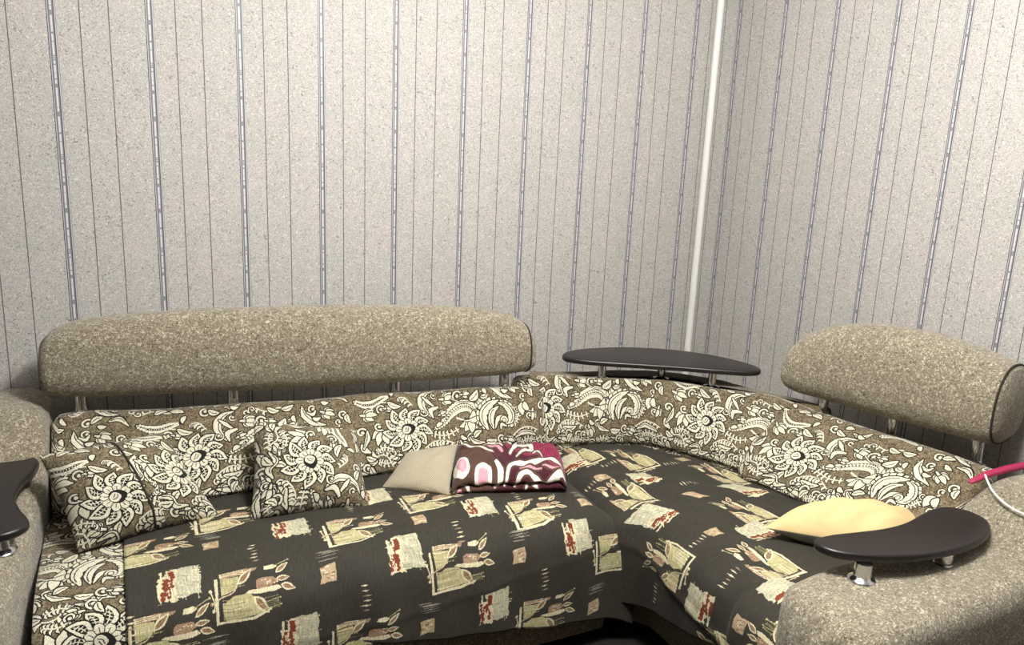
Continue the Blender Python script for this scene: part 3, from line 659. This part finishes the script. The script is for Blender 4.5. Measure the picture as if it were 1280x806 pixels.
# backrests: closed loops swept along the seat
TW_, TH_ = TILE; FX_, FY_ = 340 / 1310 * TW_, (1 - 325 / 1060) * TH_
def back_cushion(B, T, zb, zt, D=.20, bulge=.035, n=60, u0=0., v0=0., name='back_cushion', mat=None, parent=None, parent_flip=False, out=None, rend=(.03, .03), flipv=1, groove=None, pinch=.16):
    Bs, _ = resample(crom(B, 12), n); Ts, s = resample(crom(T, 12), n); ztv = np.interp(np.linspace(0, 1, n), np.linspace(0, 1, len(zt)), zt)
    L = s[-1]; S = []; UV = []
    for i in range(n):
        b, t = Bs[i], Ts[i]; o = out(b, t, i / (n - 1)); z1 = ztv[i]
        pts = []
        for f, z, bl in ((1.0, zb + .0, -.03), (1.0, zb + .035, .35), (.95, zb + (z1 - zb) * .22, .85), (.72, zb + (z1 - zb) * .45, 1.05), (.38, zb + (z1 - zb) * .70, .9), (.12, zb + (z1 - zb) * .90, .50)):
            q = t + (b - t) * f + o * bulge * bl; pts.append((q[0], q[1], z))
        for dd, z in ((-.015, z1), (.015, z1 - .001), (.05, z1 - .014), (D, z1 - .05), (D + .01, z1 - .12), (D, zb + .03), (D * .6, zb - .01)):
            q = t - o * dd; pts.append((q[0], q[1], z))
        R_ = crom(pts, 5, True)
        c = R_.mean(0); di = min(s[i] - 0, L - s[i]); rr = rend[0] if s[i] < L / 2 else rend[1]
        k = 1. if di >= rr else 1 - pinch * (1 - math.sqrt(max(0, 1 - (1 - di / rr) ** 2)))
        if groove: k *= 1 - .022 * math.exp(-((s[i] - groove) / .009) ** 2)
        R_ = c + (R_ - c) * k
        # wavy softness
        w = .003 * np.sin(s[i] * 22 + R_[:, 2] * 14) + .002 * np.sin(s[i] * 47 - R_[:, 2] * 30)
        R_ = R_ + np.array([o[0], o[1], 0]) * w[:, None]; R_[:, 2] += .003 * math.sin(s[i] * 15)
        S.append(R_)
        dv = np.r_[0, np.cumsum(np.linalg.norm(np.diff(np.r_[R_, R_[:1]], axis=0), axis=1))]
        UV.append(np.c_[np.full(len(dv), u0 + s[i]), v0 + dv * flipv])
    return loft(name, np.array(S), mat or M_FLO, parent or sofa, np.array(UV))
def extra_stations(P): return P
# long one
U0L = FX_ + TW_ - (-1.623 + 2.662)
back_cushion([(-2.662, -.475), (-2.2, -.500), (-1.73, -.515), (-1.35, -.505), (-1.125, -.49)], [(-2.662, -.250), (-2.55, -.250), (-2.14, -.312), (-1.62, -.355), (-1.35, -.40), (-1.125, -.455)], .425, [.672, .670, .670, .672],
    n=90, u0=U0L, v0=.175, out=lambda b, t, a: np.array((0., -1.)), D=.06)
# corner one, curved in plan
U0C = FX_ - .085
def out_c(b, t, a): d = b - t; d = d / (np.linalg.norm(d) + 1e-9); base = np.array([-math.sin(a * 1.35 + .05), -math.cos(a * 1.35 + .05)]); return base
back_cushion([(-1.185, -.46), (-1.0, -.50), (-.86, -.535), (-.757, -.595), (-.665, -.70), (-.60, -.85), (-.562, -.97), (-.55, -1.08)], [(-1.185, -.370), (-1.013, -.405), (-.855, -.480), (-.668, -.575), (-.560, -.668), (-.455, -.785), (-.41, -.86), (-.37, -1.0)], .42, [.692, .688, .684, .682, .680],
    n=150, u0=U0C, v0=.175, out=out_c, D=.06, groove=.50)
# short one on the right
back_cushion([(-.615, -.925), (-.585, -1.10), (-.535, -1.30), (-.50, -1.575)], [(-.425, -.925), (-.362, -1.06), (-.322, -1.25), (-.285, -1.575)], .42, [.672, .672, .674, .674],
    n=70, u0=FX_ - .17, v0=.165, out=lambda b, t, a: np.array((-1., -.12)), D=.06, rend=(.07, .02), pinch=.24)
# upholstered frames behind them
rbox('back_frame', -2.66, -1.16, -.24, -.08, .05, .56, M_UPHD, sofa, .02)
extrude_poly('back_frame', [(-1.08, -.26), (-.86, -.33), (-.765, -.337), (-.62, -.39), (-.52, -.46), (-.41, -.602), (-.37, -.75), (-.30, -.88), (-.27, -1.0), (-.33, -.98), (-.385, -.86), (-.45, -.76), (-.55, -.63), (-.68, -.51), (-.85, -.43), (-1.0, -.38), (-1.08, -.36)], .38, .678, M_UPHD, sofa, .02)
rbox('back_frame', -.24, -.07, -1.60, -.90, .05, .56, M_UPHD, sofa, .02)

# armrests: swept section with a rounded crown, high at the wall, low and blunt at the front
def armrest(name, stations, horiz):
    """stations: (d from wall, inner offset, outer offset, top z, crown radius)"""
    st = np.array(stations, float); d = np.linspace(st[0, 0], st[-1, 0], 70); dd = np.r_[d, ]
    tck = [np.interp(d, st[:, 0], st[:, k]) for k in range(1, 5)]
    # smooth the interpolation
    for k in range(4):
        for _ in range(4): tck[k][1:-1] = .25 * tck[k][:-2] + .5 * tck[k][1:-1] + .25 * tck[k][2:]
    S = []
    for i, di in enumerate(d):
        a, b, zt, r = (t[i] for t in tck); nose = st[-1, 0] - di; R0 = .085
        k = 1. if nose > R0 else math.sqrt(max(1e-4, 1 - (1 - nose / R0) ** 2.6)) if nose < R0 else 1
        m = (a + b) / 2; h = (b - a) / 2; k2 = .30 + .70 * k if nose < R0 else 1
        zt2 = zt - .0 if nose > .06 else zt - .055 * (1 - math.sqrt(max(0, 1 - (1 - nose / .06) ** 2)))
        a2, b2 = m - h * k2, m + h * k2; P = [(a2, .03), (a2 + .0, .20), (a2 - .004, .35)]
        for t in np.linspace(0, math.pi / 2, 7): P.append((a2 + r * (1 - math.cos(t)), zt2 - r + r * math.sin(t)))
        for t in np.linspace(math.pi / 2, 0, 7): P.append((b2 - r * (1 - math.cos(t)), zt2 - r + r * math.sin(t)))
        P += [(b2 + .004, .35), (b2, .20), (b2, .03)]
        P, _ = resample(np.array(P + [P[0]]), 60); P = P[:-1]
        S.append(np.c_[np.full(len(P), -di), -P[:, 0], P[:, 1]] if horiz else np.c_[P[:, 0] * -1, np.full(len(P), -di), P[:, 1]])
    return loft(name, np.array(S), M_UPH, sofa)
# right arm runs along -x ; inner/outer are -y values
armrest('armrest', [(.08, 1.585, 1.88, .685, .07), (.30, 1.585, 1.88, .688, .07), (.37, 1.585, 1.88, .672, .065), (.45, 1.585, 1.88, .600, .055), (.52, 1.588, 1.88, .568, .05), (.70, 1.590, 1.88, .556, .045), (.95, 1.595, 1.875, .548, .045), (1.13, 1.60, 1.86, .530, .045)], True)
# left arm runs along -y ; inner/outer are -x values
armrest('armrest', [(.08, 2.668, 2.96, .720, .07), (.30, 2.668, 2.96, .722, .07), (.35, 2.67, 2.96, .700, .065), (.42, 2.672, 2.96, .620, .055), (.50, 2.675, 2.965, .572, .05), (.75, 2.69, 2.97, .556, .045), (.98, 2.71, 2.97, .545, .045), (1.12, 2.725, 2.96, .525, .045)], False)

def post(at, z0, z1, parent, r=.017):
    z = z1 - z0
    return lathe('post', [(.001, 0), (.030, 0), (.032, .003), (.030, .006), (r + .004, .009), (r, .013), (r, z * .5), (r, z - .004), (.001, z)], (at[0], at[1], z0), M_CHROME, parent)
# dark boards on the armrests
KID = [(-1.003, -1.615), (-.985, -1.592), (-.93, -1.590), (-.86, -1.603), (-.77, -1.617), (-.69, -1.615), (-.61, -1.598), (-.54, -1.588), (-.49, -1.600), (-.463, -1.640), (-.472, -1.690), (-.52, -1.728), (-.60, -1.752), (-.71, -1.758), (-.82, -1.742), (-.92, -1.705), (-.985, -1.660)]
tr = slab('arm_board', [(x, y) for x, y in KID], .594, .616, M_BOARD, sofa, .008)
tag(tr, 'dark kidney-shaped board on the right armrest')
for q in ((-.930, -1.690), (-.685, -1.725)): post(q, .546, .596, tr, .02)
KIL = [(-2.740, -.383), (-2.705, -.400), (-2.684, -.446), (-2.690, -.520), (-2.710, -.600), (-2.716, -.680), (-2.700, -.750), (-2.680, -.805), (-2.677, -.840), (-2.697, -.868), (-2.74, -.880), (-2.80, -.845), (-2.845, -.76), (-2.865, -.64), (-2.86, -.52), (-2.835, -.43), (-2.79, -.385)]
tl = slab('arm_board', KIL, .594, .616, M_BOARD, sofa, .008); tag(tl, 'dark kidney-shaped board on the left armrest')
post((-2.735, -.825), .546, .596, tl, .02); post((-2.80, -.52), .560, .596, tl, .02)

# half-moon shelf over the corner
SH = [(-.988, -.372), (-.965, -.322), (-.90, -.290), (-.80, -.287), (-.66, -.318), (-.53, -.388), (-.43, -.487), (-.372, -.600), (-.352, -.700), (-.375, -.752), (-.430, -.756), (-.52, -.705), (-.63, -.630), (-.75, -.555), (-.86, -.490), (-.95, -.425)]
shf = slab('corner_shelf', SH, .733, .754, M_BOARD, sofa, .009); tag(shf, 'dark half-moon shelf board on chrome posts')
for q in ((-.862, -.440), (-.640, -.512), (-.520, -.660)): post(q, .672, .736, shf, .015)

# headrest rolls on chrome posts
def headrest(axis, zt, zb, hd, label, ends=(.94, .94), nose=.02, piped=(-2,)):
    """axis: plan points; zt/zb: (s, z) tables; hd: half depth"""
    A, s = resample(crom(axis, 14), 70); L = s[-1]; a = s / L; t = np.array([np.interp(a, *zip(*zt)), np.interp(a, *zip(*zb))])
    for _ in range(3): t[:, 1:-1] = .25 * t[:, :-2] + .5 * t[:, 1:-1] + .25 * t[:, 2:]
    d = np.gradient(A, axis=0); d /= np.linalg.norm(d, axis=1)[:, None]; nr = np.c_[d[:, 1], -d[:, 0]]
    S = []; th = np.linspace(0, 2 * np.pi, 48, endpoint=False)
    for i in range(len(A)):
        di = min(s[i], L - s[i]); k = 1. if di > nose else 1 - .10 * (1 - math.sqrt(max(0, 1 - (1 - di / nose) ** 2)))
        h = (t[0, i] - t[1, i]) / 2; zc = (t[0, i] + t[1, i]) / 2
        c, sn = np.cos(th), np.sin(th); e = .80
        x = np.sign(c) * np.abs(c) ** e * hd * k; z = np.sign(sn) * np.abs(sn) ** e * h * k
        x = x * (1 - .10 * sn)                          # a little fuller below
        S.append(np.c_[A[i, 0] + nr[i, 0] * x, A[i, 1] + nr[i, 1] * x, zc + z])
    S = np.array(S); o = loft('headrest', S, M_UPH, sofa); tag(o, label)
    for e in piped: tube('piping', np.r_[S[e], S[e][:2]] , .0035, M_PIPING, o, 6, 2)
    return o
hl = headrest([(-2.672, -.205), (-2.2, -.262), (-1.7, -.315), (-1.143, -.368)], [(0, .905), (.02, .935), (.05, .950), (.10, .962), (.25, .976), (.5, .980), (.75, .968), (.88, .950), (.95, .930), (.985, .90), (1, .868)], [(0, .735), (.06, .722), (.5, .708), (.93, .708), (1, .722)], .088, 'long beige headrest roll')
for q in ((-2.585, -.225), (-2.155, -.272), (-1.63, -.325), (-1.235, -.368)): post(q, .640, .735, hl, .018)
hr = headrest([(-.300, -.845), (-.25, -1.05), (-.203, -1.30), (-.158, -1.525)], [(0, .865), (.03, .90), (.08, .930), (.16, .958), (.27, .980), (.42, 1.0), (.65, 1.005), (.82, .99), (1, .958)], [(0, .715), (.06, .702), (.5, .702), (.93, .715), (1, .725)], .112, 'short beige headrest roll')
for q in ((-.292, -.975), (-.235, -1.21), (-.185, -1.46)): post(q, .640, .735, hr, .018)

# ---------------------------------------------------------------- bed covers
G, UV = cloth1(); UV[..., 1] = H1 - UV[..., 1]; o = sheet('bed_cover', G, UV, M_C1, None, .003, True)
for_flip = o
tag(o, 'dark printed bed cover with pale tulip patches on the long seat', 'bed cover', 'printed bed covers')
G, UV = cloth2(); UV[..., 1] = H2 - UV[..., 1]; o = sheet('bed_cover', G, UV, M_C2, None, .003, True)
tag(o, 'dark printed bed cover on the corner and short right seat', 'bed cover', 'printed bed covers')

# ---------------------------------------------------------------- loose cushions
def cushion(name, TL, TR, BR, BL, thick, mat, uvf, n=44, parent=None, ear=.05, puff=.5, seed=0, mats=None, sag=0., wr=.004, sharp=1., under=1.):
    TL, TR, BR, BL = (np.array(p, float) for p in (TL, TR, BR, BL)); N = np.cross(TR - TL, BL - TL); N /= np.linalg.norm(N)
    if np.dot(N, np.array(CAM) - TL) < 0: N = -N
    r = np.random.default_rng(seed); ph = r.uniform(0, 6, 8)
    u = .5 - .5 * np.cos(np.linspace(0, np.pi, n)); U, V = np.meshgrid(u, u, indexing='ij')
    cu, cv = 2 * U - 1, 2 * V - 1
    U2 = .5 + .5 * cu * (1 - ear * (1 - cv ** 2)); V2 = .5 + .5 * cv * (1 - ear * (1 - cu ** 2))
    base = ((1 - U2) * (1 - V2))[..., None] * TL + (U2 * (1 - V2))[..., None] * TR + (U2 * V2)[..., None] * BR + ((1 - U2) * V2)[..., None] * BL
    prof = ((1 - np.abs(cu) ** 2.2) * (1 - np.abs(cv) ** 2.2)); prof = np.clip(prof, 0, 1) ** puff
    edge = np.clip(1 - np.maximum(np.abs(cu), np.abs(cv)), 0, 1)
    w = wr * (np.sin(9 * cu * sharp + 5 * cv + ph[0]) * np.sin(4 * cv + ph[1]) + .7 * np.sin(14 * cv - 6 * cu + ph[2]) * np.exp(-((np.abs(cu) - .8) / .3) ** 2) + .7 * np.sin(15 * cu + ph[3]) * np.exp(-((np.abs(cv) - .8) / .3) ** 2)) * np.clip(edge * 4, 0, 1)
    h = prof * thick / 2 + w
    F1 = base + N * h[..., None]; F2 = base - N * np.maximum(prof * thick / 2 * under, 0)[..., None]
    V_ = np.r_[F1.reshape(-1, 3), F2.reshape(-1, 3)]; q1 = grid_faces(n, n); q2 = grid_faces(n, n, flip=True, o=n * n); F = np.r_[q1, q2]
    W = (np.linalg.norm(TR - TL) + np.linalg.norm(BR - BL)) / 2; H = (np.linalg.norm(BL - TL) + np.linalg.norm(BR - TR)) / 2
    uvs = []
    for f in F:
        k = f % (n * n); uu, vv = U.ravel()[k], V.ravel()[k]; uvs += [uvf(a * W, b * H, uu.mean() * W) for a, b in zip(uu, vv)]
    fm = np.r_[np.zeros(len(q1)), np.ones(len(q2))] if mats else None
    o = mesh_obj(name, V_, F, mat, parent, np.array(uvs), True, mats, fm)
    bm = bmesh.new(); bm.from_mesh(o.data); bmesh.ops.remove_doubles(bm, verts=bm.verts, dist=1e-5); bmesh.ops.recalc_face_normals(bm, faces=bm.faces); bm.to_mesh(o.data); bm.free()
    return o, F1, (TL, TR, BR, BL)
TW, TH = TILE
FX, FY = 340 / 1310 * TW, TH - 325 / 1060 * TH                 # where the big flower sits in the tile
def uv_flower(cx, cy, ang, s=1.):
    ca, sa = math.cos(ang), math.sin(ang)
    def f(a, b, _): dx, dy = (a - cx) / s, -(b - cy) / s; return (FX + dx * ca - dy * sa, FY + dx * sa + dy * ca)
    return f
# left cushion: two pieces of cloth sewn together, one flower on each
W_A = .40; SEAM = .195
def uvA(a, b, m):
    return uv_flower(.105, .185, .15, .92)(a, b, m) if m < SEAM else uv_flower(.285, .150, .5, .92)(a, b, m)
A, F1, _c = cushion('throw_cushion', (-2.672, -.560, .672), (-2.372, -.475, .668), (-2.245, -.640, .462), (-2.590, -.720, .460), .17, M_FLO, uvA, seed=2)
tag(A, 'floral throw cushion with a dark middle seam, leaning in the left corner of the sofa', 'cushion', 'floral throw cushions')
k = int(np.argmin(abs((.5 - .5 * np.cos(np.linspace(0, np.pi, 44))) * .372 - SEAM)))
tube('seam', F1[k][1:-1:3], .0034, M_PIPING, A, 6, 3)
B_, F1, _c = cushion('throw_cushion', (-2.128, -.500, .680), (-1.818, -.515, .618), (-1.842, -.735, .462), (-2.172, -.700, .462), .16, M_FLO, uv_flower(.145, .150, 1.45, .98), seed=5)
tag(B_, 'square floral throw cushion leaning against the middle of the long backrest', 'cushion', 'floral throw cushions')
# small beige one
M_WAF = NT('beige_waffle_cloth'); uvw = M_WAF.coord('UV'); sp = M_WAF.n('SeparateXYZ', i0=uvw)
wv = M_WAF.math('MULTIPLY', M_WAF.math('SINE', M_WAF.math('MULTIPLY', sp.outputs[0], 1150)), M_WAF.math('SINE', M_WAF.math('MULTIPLY', sp.outputs[1], 1150)))
M_WAF.bump(wv, .6, .002); M_WAF = M_WAF.done(M_WAF.ramp(M_WAF.math('MULTIPLY_ADD', wv, .5, .5), [(.15, (.20, .17, .11)), (.6, (.56, .50, .36))]), .9, .1)
s_, F1, _c = cushion('throw_cushion', (-1.668, -.555, .535), (-1.490, -.560, .545), (-1.600, -.758, .468), (-1.775, -.632, .464), .085, M_WAF, lambda a, b, m: (a, b), n=30, seed=7, ear=.03, wr=.002)
tag(s_, 'small beige waffle-weave cushion lying beside the folded blanket', 'cushion')
# yellow one, grey underneath
M_YEL = plain('yellow_cotton', (.68, .50, .245), .85, 60, .1, var=.04, bump=.1); M_GRY = plain('grey_cotton', (.34, .35, .30), .85, 60, var=.05)
y_, F1, _c = cushion('throw_cushion', (-.73, -1.31, .500), (-.36, -1.475, .490), (-.62, -1.60, .510), (-.888, -1.335, .502), .17, M_YEL, lambda a, b, m: (a, b), seed=11, mats=[M_YEL, M_GRY], ear=-.03, wr=.0042, puff=.75, under=.75, sharp=1.6)
tag(y_, 'yellow cushion with grey underside lying beside the right armrest', 'cushion')

# folded blanket
M_BLK = print_cloth('blanket_plush', BLP, .42, .30, rough=.95, sheen=.1)
def blanket():
    FL, FR, BR, BL = (np.array(p) for p in ((-1.585, -.745), (-1.232, -.835), (-1.125, -.600), (-1.485, -.515)))
    n = 50; t = np.linspace(-1, 1, n); e = 5.
    rows = []; uv = []
    # wrap a profile over front edge, top and back; columns run left -> right
    prof = [(-.01, .02), (-.035, .004), (-.035, .012), (-.045, .022), (-.040, .032), (-.022, .036), (-.040, .041), (-.046, .052), (-.036, .066), (-.01, .078), (.03, .084), (.08, .087), (.14, .086), (.19, .080), (.225, .066), (.235, .04), (.225, .01), (.18, .002)]
    prof = crom(prof, 5); L = np.r_[0, np.cumsum(np.linalg.norm(np.diff(prof, axis=0), axis=1))]
    for a in np.linspace(0, 1, n):
        F_, B__ = FL + (FR - FL) * a, BL + (BR - BL) * a; dirn = (B__ - F_) / np.linalg.norm(B__ - F_)
        k = 1 - .55 * np.exp(-((a) / .035) ** 2) - .55 * np.exp(-((1 - a) / .035) ** 2)
        R_ = []
        for (d, z) in prof:
            p = F_ + dirn * (d + .02) ; zz = .458 + z * k * (1.02 - .16 * a) + .005 * math.sin(a * 17 + d * 34) * (z > .05) + .003 * math.sin(a * 41 - d * 50) * (z > .03) - .006 * math.exp(-((d - .10 - .08 * a) / .012) ** 2) * (z > .07)
            R_.append((p[0], p[1], zz))
        rows.append(R_); uv.append(np.c_[np.full(len(L), a * .42), (L - .0)])
    G = np.array(rows); UV = np.array(uv); UV[..., 1] = UV[..., 1] / L[-1] * .30
    c0, c1 = G[0].mean(0), G[-1].mean(0)
    G = np.concatenate([np.repeat(c0[None, None], G.shape[1], 1) * .8 + G[:1] * .2, G, np.repeat(c1[None, None], G.shape[1], 1) * .8 + G[-1:] * .2]); UV = np.concatenate([UV[:1], UV, UV[-1:]])
    return sheet('folded_blanket', G, UV, M_BLK, None, 0)
b_ = blanket(); tag(b_, 'folded plush blanket in magenta, brown and pink on the long seat', 'blanket')

# magenta strap with a white cable on the right armrest
M_MAG = plain('magenta_rubber', (.34, .018, .075), .5, None, 0, .5)
def strap():
    S = []
    for x, y, z, h, w in ((-.427, -1.600, .672, .004, .004), (-.42, -1.602, .673, .009, .008), (-.36, -1.606, .684, .013, .010), (-.28, -1.612, .690, .015, .011), (-.18, -1.622, .693, .016, .011), (-.10, -1.63, .693, .016, .011)):
        t = np.linspace(0, 2 * np.pi, 16, endpoint=False); c, s = np.cos(t), np.sin(t)
        S.append(np.c_[np.full(16, x), y + np.sign(c) * abs(c) ** .5 * w, z + h * .5 + np.sign(s) * abs(s) ** .5 * h * .5])
    return loft('strap', np.array(S), M_MAG)
tag(strap(), 'magenta rubber strap lying on top of the right armrest beside the backrest', 'strap')
M_CAB = plain('white_plastic', (.78, .77, .70), .45, None, 0, .5)
cb = tube('charging_cable', [(-.380, -1.610, .694), (-.398, -1.632, .683), (-.408, -1.655, .668), (-.418, -1.695, .654), (-.420, -1.74, .648), (-.412, -1.79, .650), (-.40, -1.85, .640), (-.39, -1.89, .60)], .0028, M_CAB, None, 8)
tag(cb, 'thin white cable trailing from the magenta strap down the right armrest', 'cable')
